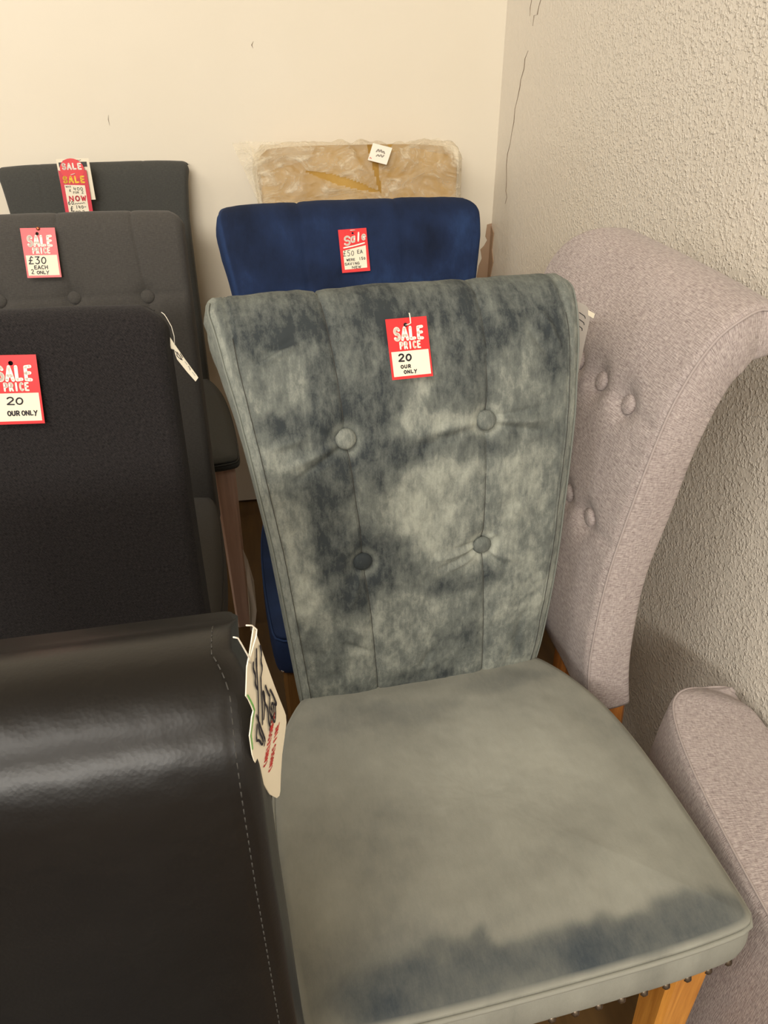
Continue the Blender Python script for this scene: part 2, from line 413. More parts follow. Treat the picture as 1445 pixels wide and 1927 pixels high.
# ------------------------------------------------------------------ grey velvet chair
BL = [(-.026,1.024,.243,.030,-.75),(-.191,1.020,.056,.032,-.30),(-.115,.929,.020,.043,-.80),(-.072,.911,.028,.040,-.70),(-.068,.860,.045,.029,-.75),(-.133,.846,.026,.044,-.60),(-.130,.790,.023,.060,-.70),(-.113,.714,.037,.055,-.75),(-.055,.723,.041,.035,-.60),(-.101,.673,.028,.032,-.50),(-.155,.899,.031,.021,-.50),(-.191,.907,.015,.014,-.50),(.011,.861,.058,.016,-.45),(.105,.857,.053,.017,-.35),(.038,.934,.044,.036,-.30),(.034,.670,.042,.015,-.50),(.092,.679,.032,.018,-.45),(.061,.575,.016,.019,-.45),(-.012,.510,.042,.019,-.50),(-.081,.480,.069,.019,-.40),(-.107,.603,.018,.016,-.40),(.137,.549,.009,.031,-.40),(.148,.996,.016,.015,-.50),(.162,.974,.012,.026,-.50),(.158,.933,.019,.019,-.50),(.086,.977,.019,.011,-.40),(-.170,.995,.024,.007,-.50),(-.061,.984,.037,.029,-.25),(-.020,.938,.019,.040,.50),(.018,.805,.053,.046,.50),(.128,.802,.041,.054,.50),(-.016,.779,.030,.046,.50),(.011,.739,.041,.039,.40),(.123,.646,.051,.050,.40),(-.169,.697,.027,.047,.60),(-.169,.868,.031,.014,.50),(-.015,.889,.057,.012,.50),(-.151,.940,.031,.042,.20),(.131,.898,.039,.030,.10),(-.031,.621,.065,.041,.35),(.121,.516,.039,.027,.30),(-.190,.774,.016,.045,.30)]
def blobs(L, x, z, warp=.012, sc=22):
    wx = x+warp*noise.noise(Vector((x*sc, z*sc, 1.3)))+warp*.5*noise.noise(Vector((x*sc*3, z*sc*3, 5)))
    wz = z+warp*noise.noise(Vector((x*sc, z*sc, 8.3)))+warp*.5*noise.noise(Vector((x*sc*3, z*sc*3, 3)))
    s = 0
    for bx, bz, rx, rz, k in L:
        d = ((wx-bx)/rx)**2+((wz-bz)/rz)**2
        if d < 5: s += k*math.exp(-d*d*.55)
    return .62*math.tanh(s/.62)*1.12
BTN = [(-.102, .881), (.073, .886), (-.089, .718), (.071, .719)]
CR1 = [(1.1, -.117), (1.031, -.114), (1.006, -.111), (.954, -.107), (.881, -.102), (.856, -.099), (.765, -.091), (.718, -.089), (.637, -.081), (.478, -.070), (.4, -.066)][::-1]
CR2 = [(1.1, .075), (1.038, .075), (.972, .076), (.886, .073), (.771, .072), (.719, .071), (.634, .076), (.486, .085), (.4, .088)][::-1]
c1z, c1x = zip(*CR1); c2z, c2x = zip(*CR2)
def wA(z): return float(np.interp(z, [.42, .48, .60, .75, .90, .97, 1.03], [.342, .354, .370, .390, .417, .428, .430]))
def cA(z): return float(np.interp(z, [.48, .73, .88, .97, 1.02], [-.002, -.006, -.011, -.016, -.019]))
def fold(x, z, x0, z0, ang, L, wd, amp):
    dx, dz = x-x0, z-z0; u = dx*math.cos(ang)+dz*math.sin(ang); v = -dx*math.sin(ang)+dz*math.cos(ang)
    if u < 0 or u > L: return 0.
    return 1.4*amp*math.exp(-(v/wd)**2)*math.sin(PI*min(u/L+.12, 1))
FOLDS = [(-.089+.2, .719, 0, .001, .003, 0), (.071, .719, PI+.12, .085, .003, .0022), (.071, .715, PI+.28, .085, .0035, -.002), (.071, .712, PI+.38, .07, .003, .0018), (.071, .722, PI-.02, .06, .003, -.0016), (.071, .715, -.5, .065, .004, .0024), (.071, .712, -.75, .06, .003, -.002), (.071, .72, .7, .03, .003, .0015),
         (.073, .886, -.12, .105, .004, .0028), (.073, .880, -.2, .10, .004, -.0028), (.073, .886, PI+.10, .12, .006, .0024), (.073, .88, PI+.18, .13, .006, -.002), (.073, .888, .1, .1, .003, -.0015),
         (-.102, .881, PI+.35, .10, .005, .003), (-.102, .875, PI+.5, .09, .004, -.003), (-.102, .885, PI-.5, .06, .004, .002), (-.089, .715, -1.9, .08, .004, .002), (-.12, .60, -.6, .06, .004, -.002), (-.2, .975, .35, .07, .004, -.003), (-.2, .968, .35, .075, .004, .002),
         (.137, .60, -1.7, .12, .006, -.002), (.15, 1.0, -1.1, .06, .004, .003), (.13, .985, -.9, .06, .004, -.002), (-.19, .88, .2, .05, .005, .003), (.05, .985, -.6, .07, .005, .002), (-.01, .53, 1.2, .05, .006, -.002)]
def DA(x, z, i):
    h = wA(z)/2; xo = x; x = x-cA(z); a = min(1, abs(x)/h); x = xo
    d = .009*(1-a**3)*(1-.9*gauss((z-1.02)/.05))
    d += .0016*fbm(x*16, z*16, 2.)+.0007*fbm(x*50, z*50, 7.)
    xc1 = np.interp(z, c1z, c1x); xc2 = np.interp(z, c2z, c2x)
    for xc in (xc1, xc2):
        u = (x-xc); d -= .0030*math.exp(-(u/.0016)**2)+.0022*math.exp(-(u/.011)**2)
    for bx, bz in BTN:
        r = math.hypot(x-bx, z-bz); d -= .010*math.exp(-(r/.020)**2)
    for f in FOLDS: d += fold(x, z, *f)
    for e in (h-.012, h-.0155): d -= .0016*math.exp(-((abs(x-cA(z))-e)/.0013)**2)
    return d
def napA(x, z, i):
    v = .47+blobs(BL, x, z)*.56+.24*fbm(x*16, z*12, 4., 6)+.20*fbm(x*60, z*32, 9., 4)
    if z > .93: v += .10*fbm(x*40, z*8, 3.)-.10*min(1, (z-.93)/.05)
    if z > 1.005: v += .20*max(0, min(1, (i/330-.80)/.08))
    r = abs(x-cA(z))-(wA(z)/2-.014)
    if r > 0: v = v*.6+.28
    for bx, bz in BTN:
        q = math.hypot(x-bx, z-bz); v += .30*math.exp(-((q-.017)/.005)**2)
    return v
A = thing('dining_chair', 'dark grey velvet dining chair with buttoned back and nailhead seat, in the front centre', 'chair', (.194, .79, 0), math.radians(4.2), 'upholstered dining chairs')
bA = Back([(a, b+(.011*(b-.9)/.12 if b > .9 else 0), c_, d+(.011*(d-.9)/.12 if d > .9 else 0)) for a, b, c_, d in SCROLL], wA, 230, 330, .012, DA, napA, .008, .008, cf=cA, flare=.15, zr=.004)
ob = bA.build('backrest', M['grey_velvet'], A)
for k, (bx, bz) in enumerate(BTN):
    p, n = bA.point(bx, bz, .0065); button(ob, p, n, .0128, M['grey_velvet'], [.62, .5, -.05, .45][k])
for s in (-1, 1):
    obj('piping', *tube(bA.edge_path(s, .005, .0012, 0, 0, bA.it), .0013), M['grey_velvet'], ob, nap=None)
    obj('stitching', *tube([bA.point(cA(z)+s*(wA(z)/2-.0135), z, .0003)[0] for z in np.linspace(.47, 1.0, 90)], .00045, 5), M['thread_grey'], ob)
for cz, cx_ in ((c1z, c1x), (c2z, c2x)):
    obj('tufting_seam', *tube([bA.point(float(np.interp(z, cz, cx_)), z, .0004)[0] for z in np.linspace(.46, 1.03, 120)], .00055, 5), M['thread_grey'], ob)
SB = [(.223, -.409, .07, .022, -.75), (.121, -.412, .07, .026, -.9), (.011, -.408, .07, .028, -.95), (-.097, -.405, .07, .026, -.8), (-.17, -.41, .06, .022, -.6), (-.045, -.377, .012, .012, -.45), (.02, -.33, .05, .02, -.10), (-.2, -.38, .05, .04, -.25), (.05, -.2, .12, .09, .15), (.1, -.35, .1, .03, .1), (-.1, -.06, .1, .03, -.2), (.1, -.03, .06, .02, -.3), (-.13, -.28, .06, .1, -.16), (.14, -.24, .05, .1, .12)]
def napS(x, y, side):
    if side: return .62+.22*fbm(x*14, y*14, 6.)+(.0 if abs(x) > .2 else .12*fbm(x*30, 1, 2.))
    return .55+blobs(SB, x, y, .02, 12)*.60+.14*fbm(x*9, y*9, 3., 4)+.05*fbm(x*40, y*40, 3., 3)
oA = outline(.480, .366, .425, .022, .02)
def DS(x, y): return .0015*fbm(x*9, y*9, 1.)+.0005*fbm(x*40, y*40, 5.)
so, O, Nn, pip = seat(A, M['grey_velvet_seat'], oA, .425, .488, .016, .012, napS, 60, DS)
obj('piping', *tube(pip, .0030, 8), M['grey_velvet_seat'], so)
n = len(O); acc = 0; last = O[0]
for i in range(n):
    acc += float(np.hypot(*(O[i]-last))); last = O[i]
    if acc > .0215 and O[i][1] < -.1:
        nail(so, (O[i][0]+Nn[i][0]*.001, O[i][1]+Nn[i][1]*.001, .4295), Vector((Nn[i][0], Nn[i][1], -.1)).normalized(), .0050, M['nail']); acc = 0
for sx in (-1, 1):
    leg(A, (sx*.196, -.383, .428), (sx*.2, -.392, 0), .052, .036, M['oak'])
    leg(A, (sx*.150, .035, .44), (sx*.160, .10, 0), .045, .034, M['oak'])

# ------------------------------------------------------------------ generic scroll / plain backed chairs
def chair(name, label, loc, rz, mat, prof, wf_, seatw, seatr, seatd, D, nap=None, nx=90, nt=110, legmat='oak_brown', rc=.012, flare=None, z0=.41, z1=.478, cushion=.010, group=None, r=.010, legs=True, dome=.014):
    t = thing(name, label, 'chair', loc, rz, group)
    flare = flare if flare is not None else (0. if prof is PLAIN else .10)
    b = Back(prof, wf_, nx, nt, r, D, nap, rc, rc, flare=flare); o = b.build('backrest', mat, t)
    s, O, Nn, pip = seat(t, mat, outline(seatw, seatr, seatd, .03, .02), z0, z1, dome, .012, (lambda x, y, s: nap(x, y+1.5, 0)) if nap else None, 16)
    obj('piping', *tube(pip, .0022, 6), mat, s)
    if legs:
        for sx in (-1, 1):
            leg(t, (sx*(seatw/2-.035), -seatd+.04, z0+.004), (sx*(seatw/2-.033), -seatd+.035, 0), .05, .036, M[legmat])
            leg(t, (sx*(seatr/2-.03), .035, z0+.015), (sx*(seatr/2-.030), .045, 0), .040, .032, M[legmat])
    return t, b, o, s, O, Nn

# navy blue chair behind the grey one
def wB(z): return float(np.interp(z, [.42, .48, .60, .75, .90, .97, 1.03], [.352, .368, .395, .425, .455, .474, .478]))
NB = [(-.19, .97, .03, .04, -.7), (-.15, .94, .03, .03, -.5), (.13, .95, .035, .03, -.7), (-.1, .92, .05, .02, -.5), (-.06, .90, .03, .02, -.5), (.02, 1.02, .25, .02, -.35), (-.2, .9, .02, .05, .4), (.2, .93, .02, .06, .4), (0, .88, .1, .03, .3), (.1, .87, .08, .02, .4)]
def napB(x, z, i): return .46+blobs(NB, x, z, .02)*.42+.22*fbm(x*12, z*12, 11., 4)+.1*fbm(x*40, z*30, 2.)
def DB(x, z, i):
    h = wB(z)/2; a = min(1, abs(x)/h); d = .007*(1-a**4)+.0012*fbm(x*18, z*18, 12.)
    for xc in (-.095, .085): d -= .0020*math.exp(-((x-xc)/.002)**2)+.0012*math.exp(-((x-xc)/.012)**2)
    return d-.0015*math.exp(-((abs(x)-h+.013)/.0015)**2)
tB, bB, oB, sB, O, Nn = chair('dining_chair', 'navy blue velvet dining chair standing behind the dark grey velvet chair', (.190, 1.372, 0), math.radians(2.5), M['blue_velvet'], SCROLL, wB, .456, .37, .435, DB, napB, 110, 130, z0=.405)
for i in range(0, len(O)):
    pass
acc = 0; last = O[0]
for i in range(len(O)):
    acc += float(np.hypot(*(O[i]-last))); last = O[i]
    if acc > .030 and O[i][1] < -.30:
        nail(sB, (O[i][0], O[i][1], .4115), Vector((Nn[i][0], Nn[i][1], 0)), .0034, M['chrome']); acc = 0

# mustard chair in plastic by the back wall
def wC(z): return float(np.interp(z, [.42, .75, 1.03], [.40, .46, .485]))
def napC(x, z, i): return .5+.3*fbm(x*10, z*10, 21.)
def DC(x, z, i):
    a = min(1, abs(x)/(wC(z)/2)); d = .010*(1-a**4)
    return d-.004*math.exp(-((x-.05)/.004)**2)
SC = [(a, b*1.022, c, d*1.022) for a, b, c, d in SCROLL]
tC, bC, oC, sC, O, Nn = chair('dining_chair', 'mustard yellow chair wrapped in clear plastic against the back wall', (.276, 1.952, 0), math.radians(-1.5), M['gold_velvet'], SC, wC, .46, .38, .40, DC, napC, rc=.022)

# charcoal chair nearest the back wall
def wD(z): return float(np.interp(z, [.42, .8, 1.02], [.402, .406, .410]))
def DDf(x, z, i):
    a = min(1, abs(x)/(wD(z)/2)); d = .006*(1-a**4)+.0006*fbm(x*15, z*15, 33.)
    for xc in (-.125, .115): d -= .0018*math.exp(-((x-xc)/.002)**2)
    return d
tD, bD, oD, sD, O, Nn = chair('dining_chair', 'rearmost charcoal fabric chair at the left, its back close to the back wall', (-.347, 2.008, 0), math.radians(5), M['charcoal_cool'], PLAIN, wD, .475, .40, .495, DDf, None, 90, 90, 'pink_wood', .012, .385, .462)
# folded plastic flap taped round its front leg
# charcoal chair with button tufting
EB = [(-.125, .892), (0, .890), (.125, .888)]
def wE(z): return .398
def DE(x, z, i):
    a = min(1, abs(x)/.199); d = .007*(1-a**4)+.0007*fbm(x*15, z*15, 43.)
    for k, (bx, bz) in enumerate(EB):
        xc = bx+(-.012*max(0, z-bz)/.13); d -= .0022*math.exp(-((x-xc)/.0018)**2)+.001*math.exp(-((x-xc)/.010)**2)
        d -= .009*math.exp(-(math.hypot(x-bx, z-bz)/.019)**2)
    d -= .0020*math.exp(-((z-.890)/.0018)**2)+.001*math.exp(-((z-.890)/.010)**2)
    return d
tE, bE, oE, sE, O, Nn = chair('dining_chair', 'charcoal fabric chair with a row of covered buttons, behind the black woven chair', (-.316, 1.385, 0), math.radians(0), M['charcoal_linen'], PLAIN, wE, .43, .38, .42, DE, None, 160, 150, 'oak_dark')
for bx, bz in EB:
    p, n_ = bE.point(bx, bz, .005); button(oE, p, n_, .0125, M['charcoal_linen'])
# black woven chair
def wH(z): return float(np.interp(z, [.42, 1.02], [.465, .455]))
def DH(x, z, i):
    a = min(1, abs(x)/(wH(z)/2)); return .008*(1-a**4)+.0006*fbm(x*12, z*12, 53.)
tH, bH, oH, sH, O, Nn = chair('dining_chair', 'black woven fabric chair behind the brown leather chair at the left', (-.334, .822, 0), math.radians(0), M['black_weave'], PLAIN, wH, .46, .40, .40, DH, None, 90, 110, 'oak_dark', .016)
# leather chair
ROLL = [(0, .42, .06, .42), (.02, .6, .08, .6), (.045, .8, .10, .8), (.054, .90, .115, .885), (.058, .95, .135, .915), (.063, .977, .15, .93), (.072, .994, .162, .94), (.087, 1.007, .172, .95), (.107, 1.013, .179, .96), (.128, 1.012, .184, .970), (.146, 1.005, .186, .978), (.156, .996, .184, .984)]
def wI(z): return float(np.interp(z, [.42, .7, .9, .99, 1.02], [.486, .476, .467, .465, .465]))
def DI(x, z, i):
    a = min(1, abs(x)/(wI(z)/2)); d = .004*(1-a**6)+.0005*fbm(x*15, z*15, 63.)
    if .93 < z < 1.01: d += .00025*fbm(x*60, z*130, 3.)
    return d-.0012*math.exp(-((abs(x)-wI(z)/2+.010)/.0012)**2)
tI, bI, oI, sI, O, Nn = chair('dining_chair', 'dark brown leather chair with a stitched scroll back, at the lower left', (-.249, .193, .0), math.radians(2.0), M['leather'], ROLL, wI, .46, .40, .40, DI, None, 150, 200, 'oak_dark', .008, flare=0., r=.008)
# stitches along the front edges of the leather
pth = []
for i in range(0, bI.it+14):
    F_, B_, n_, th_ = bI.frame(i); h = bI.half(i, 1)-.0105
    pth.append((F_+n_*(DI(h, bI.A[i, 1], i)+.0004)+Vector((h, 0, 0)), n_))
Vs, Fs = [], []; acc = 0; on = None
for k in range(1, len(pth)):
    sl = (pth[k][0]-pth[k-1][0]).length; m = max(1, int(sl/.0011))
    for q in range(m):
        p = pth[k-1][0].lerp(pth[k][0], q/m); acc += sl/m
        if on is None and acc > .0016: on = p; acc = 0
        elif on is not None and acc > .0030:
            v_, f_ = tube([on, p], .00042, 5); b0 = len(Vs); Vs += v_; Fs += [tuple(j+b0 for j in f) for f in f_]; on = None; acc = 0
st = obj('stitching', Vs, Fs, M['thread_grey'], oI)

# ------------------------------------------------------------------ pale grey scroll-back pieces by the right wall
FBT = [(.155, .884), (.078, .884), (.0, .884), (-.08, .884), (-.155, .884), (.15, .712), (.08, .712), (0, .712), (-.08, .712)]
def wF(z): return float(np.interp(z, [.42, .6, .85, 1.02], [.44, .455, .475, .48]))
def DF(x, z, i):
    a = min(1, abs(x)/(wF(z)/2)); d = .016*(1-a**3)*(1-.6*gauss((z-1.02)/.06))*min(1, .1+(z-.42)/.15)+.001*fbm(x*15, z*15, 73.)
    for bx, bz in FBT: d -= .015*math.exp(-(math.hypot(x-bx, z-bz)/.024)**2)
    for bz in (.884, .712): d -= .002*math.exp(-((z-bz)/.010)**2)
    return d
BLOCK = [(0, .42, .165, .42), (.002, .6, .165, .6), (.006, .75, .165, .75), (.012, .85, .165, .82), (.022, .92, .163, .87), (.035, .97, .160, .91), (.05, 1.0, .158, .94), (.075, 1.015, .156, .965), (.105, 1.02, .155, .98), (.130, 1.017, .154, .995), (.148, 1.010, .153, 1.0)]
def chair_back(label, loc, buttons=True, legs=True):
    t = thing('chair_back', label, 'chair back', loc)
    b = Back([(a, .42+(b-.42)*1.0+(.020*(b-.5) if b > .5 else -.02), c, .42+(d-.42)*1.0+(.020*(d-.5) if d > .5 else -.02)) for a, b, c, d in SCROLL] if buttons else BLOCK, wF, 130, 150, .010, DF if buttons else (lambda x, z, i: .012*(1-min(1, abs(x)/(wF(z)/2))**3)), None, .085 if buttons else .012, .014)
    o = b.build('upholstered_panel', M['light_weave'], t)
    for s in (-1, 1): obj('piping', *tube(b.edge_path(s, .003, 0, -.0012), .0016), M['light_weave'], o)
    if buttons:
        for bx, bz in FBT:
            p, n_ = b.point(bx, bz, .005); button(o, p, n_, .0135, M['light_weave'])
    return t, b, o
tF, bF, oF = chair_back('pale grey tweed scroll-back panel with covered buttons and oak legs, leaning on the right wall', (.430, 1.0, 0))
tF.rotation_euler = (0, 0, -PI/2)
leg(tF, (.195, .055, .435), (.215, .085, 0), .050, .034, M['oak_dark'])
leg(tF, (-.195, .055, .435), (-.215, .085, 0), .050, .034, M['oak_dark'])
leg(tF, (.085, .045, .455), (.09, .045, 0), .045, .040, M['oak_dark'], 'centre_post')
tG, bG, oG = chair_back('pale grey tweed scroll-back panel lying on its long edge at the lower right', (.49, -.28, .235), False, False)
# local up -> +Y, local front (-y) -> -X, local x -> -Z
tG.rotation_euler = Matrix(((0, 1, 0), (0, 0, 1), (1, 0, 0))).to_euler()

# ------------------------------------------------------------------ lettering and tags
def arc(cx, cy, rx, ry, a0, a1, n=10):
    return [(cx+rx*math.cos(math.radians(a0+(a1-a0)*i/n)), cy+ry*math.sin(math.radians(a0+(a1-a0)*i/n))) for i in range(n+1)]
G = {
 'S': [arc(.5, .74, .36, .26, 20, 270, 9)[:-1]+[(.5, .5)]+arc(.5, .26, .38, .26, 80, -150, 9)],
 'A': [[(.04, 0), (.5, 1), (.96, 0)], [(.22, .33), (.78, .33)]],
 'L': [[(.15, 1), (.15, .02), (.85, .05)]],
 'E': [[(.85, 1), (.15, .97), (.15, .02), (.85, 0)], [(.15, .5), (.75, .52)]],
 'P': [[(.15, 0), (.15, 1), (.6, 1)]+arc(.58, .74, .32, .26, 90, -90, 6)+[(.15, .48)]],
 'R': [[(.15, 0), (.15, 1), (.6, 1)]+arc(.58, .74, .30, .26, 90, -90, 6)+[(.2, .48), (.5, .46), (.9, 0)]],
 'I': [[(.5, 0), (.5, 1)]],
 'C': [arc(.55, .5, .42, .5, 50, 310, 12)],
 'N': [[(.1, 0), (.1, 1), (.9, 0), (.9, 1)]],
 'O': [arc(.5, .5, .43, .5, 90, 450, 14)],
 'W': [[(0, 1), (.25, 0), (.5, .8), (.75, 0), (1, 1)]],
 'M': [[(.05, 0), (.15, 1), (.5, .3), (.85, 1), (.95, 0)]],
 'U': [[(.12, 1), (.12, .35)]+arc(.5, .35, .38, .34, 180, 360, 8)+[(.88, 1)]],
 'T': [[(.5, 0), (.5, 1)], [(.05, .98), (.95, 1)]],
 'F': [[(.85, 1), (.15, 1), (.15, 0)], [(.15, .52), (.7, .52)]],
 'H': [[(.12, 0), (.12, 1)], [(.88, 0), (.88, 1)], [(.12, .5), (.88, .5)]],
 'Y': [[(.05, 1), (.5, .45), (.95, 1)], [(.5, .45), (.3, -.15)]],
 'a': [arc(.45, .33, .36, .33, 40, 330, 12), [(.82, .68), (.78, .02)]],
 'l': [[(.55, 1.05), (.45, .02)]],
 'e': [[(.12, .36), (.8, .42)]+arc(.46, .38, .36, .32, 20, 310, 12)],
 '0': [arc(.5, .45, .38, .42, 90, 450, 12)],
 '1': [[(.5, 0), (.5, 1)]],
 '2': [arc(.45, .72, .36, .26, 160, -30, 7)+[(.1, .05), (.9, .02)]],
 '3': [[(.1, .95), (.8, .95), (.4, .58)]+arc(.45, .3, .38, .28, 80, -140, 8)],
 '4': [[(.2, 1), (.1, .4), (.8, .45)], [(.65, .8), (.6, 0)]],
 '5': [[(.85, 1), (.25, 1), (.2, .58)]+arc(.45, .3, .4, .3, 110, -140, 8)],
 '6': [[(.7, 1), (.25, .6)]+arc(.45, .28, .33, .28, 150, 500, 12)],
 '7': [[(.1, .95), (.85, .95), (.35, 0)]],
 'K': [[(.15, 0), (.15, 1)], [(.85, 1), (.2, .45), (.85, 0)]],
 'G': [arc(.5, .5, .42, .5, 50, 340, 12)+[(.9, .45), (.5, .45)]],
 'V': [[(.05, 1), (.5, 0), (.95, 1)]],
 '-': [[(.1, .45), (.9, .5)]],
 '£': [[(.75, .85), (.5, 1), (.3, .75), (.35, .3), (.1, .02), (.85, .04)], [(.08, .48), (.65, .5)]],
}
def stroke(V, F, pts, wd, z):
    """flat ribbon with round joints in the xy plane at height z"""
    for i in range(len(pts)-1):
        a, b = np.array(pts[i]), np.array(pts[i+1]); d = b-a; L = np.hypot(*d)
        if L < 1e-9: continue
        n = np.array([-d[1], d[0]])/L*wd/2; k = len(V)
        for p in (a-n, b-n, b+n, a+n): V.append((p[0], p[1], z))
        F.append((k, k+1, k+2, k+3))
    for p in pts:
        k = len(V)
        for j in range(8): V.append((p[0]+math.cos(PI*j/4)*wd/2, p[1]+math.sin(PI*j/4)*wd/2, z))
        F.append(tuple(range(k, k+8)))
def text(V, F, s, x, y, h, cw, wd, z, gap=.25, slant=0., rise=0.):
    """word with its lower left at x,y; returns end x"""
    for k, ch in enumerate(s):
        if ch != ' ':
            for st_ in G[ch]:
                stroke(V, F, [(x+px*cw+py*h*slant, y+py*h+rise*(x+px*cw)) for px, py in st_], wd, z)
        x += cw*(1+gap)
    return x
def scrawl(V, F, x, y, w_, h, n, wd, z, seed, rise=0.):
    """a run of quick marker-pen letters"""
    rnd = random.Random(seed); pts = []
    for k in range(n):
        fx = x+w_*k/(n-1); pts.append((fx, y+h*(.9 if k % 2 else .05)*(.6+.5*rnd.random())+rise*(fx-x)))
    stroke(V, F, [tuple(q) for q in chaikin(pts, 1)], wd, z)
def frame_of(TL, TR, BL, off):
    TL, TR, BL = Vector(TL), Vector(TR), Vector(BL); X = (TR-TL); w_ = X.length; X.normalize()
    Y = TL-BL; Y -= X*Y.dot(X); h = Y.length; Y.normalize(); Z = X.cross(Y)
    m = Matrix.Identity(4)
    for i in range(3): m[i][0], m[i][1], m[i][2] = X[i], Y[i], Z[i]
    m.translation = BL+Z*off; sk = (TL-BL).dot(X)
    return m, w_, h, sk
def card_mesh(poly, hole=None, th=.0006, curl=None):
    bm = bmesh.new(); ring = [bm.verts.new((x, y, 0)) for x, y in poly]
    es = [bm.edges.new((ring[i], ring[(i+1) % len(ring)])) for i in range(len(ring))]
    if hole:
        hx, hy, hr = hole; hv = [bm.verts.new((hx+hr*math.cos(2*PI*j/12), hy+hr*math.sin(2*PI*j/12), 0)) for j in range(12)]
        es += [bm.edges.new((hv[i], hv[(i+1) % 12])) for i in range(12)]
    bmesh.ops.triangle_fill(bm, edges=es, use_beauty=True)
    bmesh.ops.recalc_face_normals(bm, faces=bm.faces)
    V = [v.co.copy() for v in bm.verts]; bm.verts.index_update(); F = [tuple(v.index for v in f.verts) for f in bm.faces]; n = len(V)
    E2 = {}
    for f in F:
        for i in range(len(f)):
            e = (f[i], f[(i+1) % len(f)]); E2[e] = 1
    side = [(a, b, b+n, a+n) for (a, b) in E2 if (b, a) not in E2]
    bm.free()
    return V+[v-Vector((0, 0, th)) for v in V], F+[tuple(i+n for i in f[::-1]) for f in F]+side
def tag(name, label, m, mat, poly, hole=None, group='price tags', cat='price tag'):
    t = thing(name, label, cat, group=group); t.matrix_world = m
    obj('card', *card_mesh(poly, hole), mat, t, smooth=False); return t
def decal(t, name, mat, build):
    V, F = [], []; build(V, F); return obj(name, V, F, mat, t, smooth=False)
def rect(V, F, pts, z):
    k = len(V); V += [(x, y, z) for x, y in pts]; F.append(tuple(range(k, k+len(pts))))
T3 = .0004; T4 = .0008
def sale_tag(label, TL, TR, BL, hand, off=.005, pin=None, cover=.50):
    m, W, H, sk = frame_of(TL, TR, BL, off)
    s_ = lambda x, y: (x+sk*y/H, y)
    t = tag('price_tag', label, m, M['red'], [s_(0, 0), s_(W, 0), s_(W, H), s_(0, H)], (W*.47+sk, H*.885, W*.05))
    decal(t, 'price_panel', M['cream'], lambda V, F: rect(V, F, [s_(W*.05, H*.045), s_(W*.955, H*.045), s_(W*.955, H*.455), s_(W*.05, H*.455)], T3))
    def big(V, F):
        text(V, F, 'SALE', W*.16+sk*.7, H*.645, H*.19, W*.135, W*.072, T4, .40, .04)
        text(V, F, 'PRICE', W*.27+sk*.6, H*.495, H*.105, W*.075, W*.040, T4, .42, .02)
    decal(t, 'sale_lettering', M['print_white'], big)
    decal(t, 'handwriting', M['ink'], lambda V, F: hand(V, F, W, H))
    return t, m, W, H
def hand20(V, F, W, H):
    text(V, F, '20', W*.20, H*.29, H*.12, W*.15, W*.040, T4, .15, .1)
    text(V, F, 'OUR', W*.24, H*.175, H*.05, W*.065, W*.024, T4, .35)
    text(V, F, 'ONLY', W*.30, H*.085, H*.05, W*.062, W*.024, T4, .35)
tA, mA, WA, HA = sale_tag('red and white sale tag hanging on the dark grey velvet chair', (.1434, .8595, 1.0058), (.1924, .8640, 1.0058), (.1459, .8250, .9455), hand20, .0085)
obj('nylon_loop', *tube([(WA*.60, HA*1.07, -.001), (WA*.60, HA*1.06, .002), (WA*.60, HA*.97, .0025), (WA*.60, HA*.90, .002), (WA*.55, HA*.885, .0005), (WA*.50, HA*.885, -.003)], .0008, 6), M['nylon'], tA)
def hand20b(V, F, W, H):
    text(V, F, '20', W*.28, H*.29, H*.11, W*.17, W*.030, T4, .05, .1)
    text(V, F, 'OUR', W*.27, H*.13, H*.065, W*.072, W*.026, T4, .2); text(V, F, 'ONLY', W*.56, H*.13, H*.065, W*.07, W*.024, T4, .2)
tH_, mH, WH, HH = sale_tag('red and white sale tag cut by the left frame edge, on the black woven chair', (-.297, .8715, .9878), (-.2451, .8709, .986), (-.3010, .8553, .9122), hand20b, .006)
def hand30(V, F, W, H):
    text(V, F, '£30', W*.10, H*.28, H*.15, W*.16, W*.030, T4, .12, .1)
    text(V, F, 'EACH', W*.24, H*.175, H*.07, W*.09, W*.022, T4, .15); text(V, F, '2', W*.14, H*.08, H*.09, W*.08, W*.02, T4)
    text(V, F, 'ONLY', W*.30, H*.075, H*.06, W*.08, W*.020, T4, .15)
tE_, mE, WE, HE = sale_tag('red and white sale tag on a copper pin, on the charcoal chair with covered buttons', (-.3816, 1.4440, 1.0061), (-.326, 1.4445, 1.0050), (-.3828, 1.4226, .9288), hand30, .010)
button(tE_, Vector((WE*.52, HE*.985, .002)), Vector((0, 0, 1)), .0030, M['copper'], .5, 'pin')
# script style sale tag on the navy chair
m, W, H, sk = frame_of((.1552, 1.4328, .9864), (.2067, 1.4357, .9877), (.1575, 1.403, .9179), .006)
s_ = lambda x, y: (x+sk*y/H, y)
t = tag('price_tag', 'red sale tag with slanting script lettering on the navy blue velvet chair', m, M['red'], [s_(0, 0), s_(W, 0), s_(W, H), s_(0, H)], (W*.50+sk, H*.90, W*.035))
decal(t, 'price_panel', M['cream'], lambda V, F: rect(V, F, [s_(W*.10, H*.07), s_(W*.90, H*.08), s_(W*.92, H*.60), s_(W*.10, H*.51)], T3))
def script(V, F):
    text(V, F, 'S', W*.14+sk, H*.64, H*.19, W*.24, W*.062, T4, .1, .12)
    text(V, F, 'ale', W*.40+sk, H*.66, H*.18, W*.155, W*.058, T4, .25, .1, .10)
    stroke(V, F, [s_(W*.14, H*.575), s_(W*.5, H*.605), s_(W*.88, H*.655)], W*.045, T4)
decal(t, 'sale_lettering', M['print_white'], script)
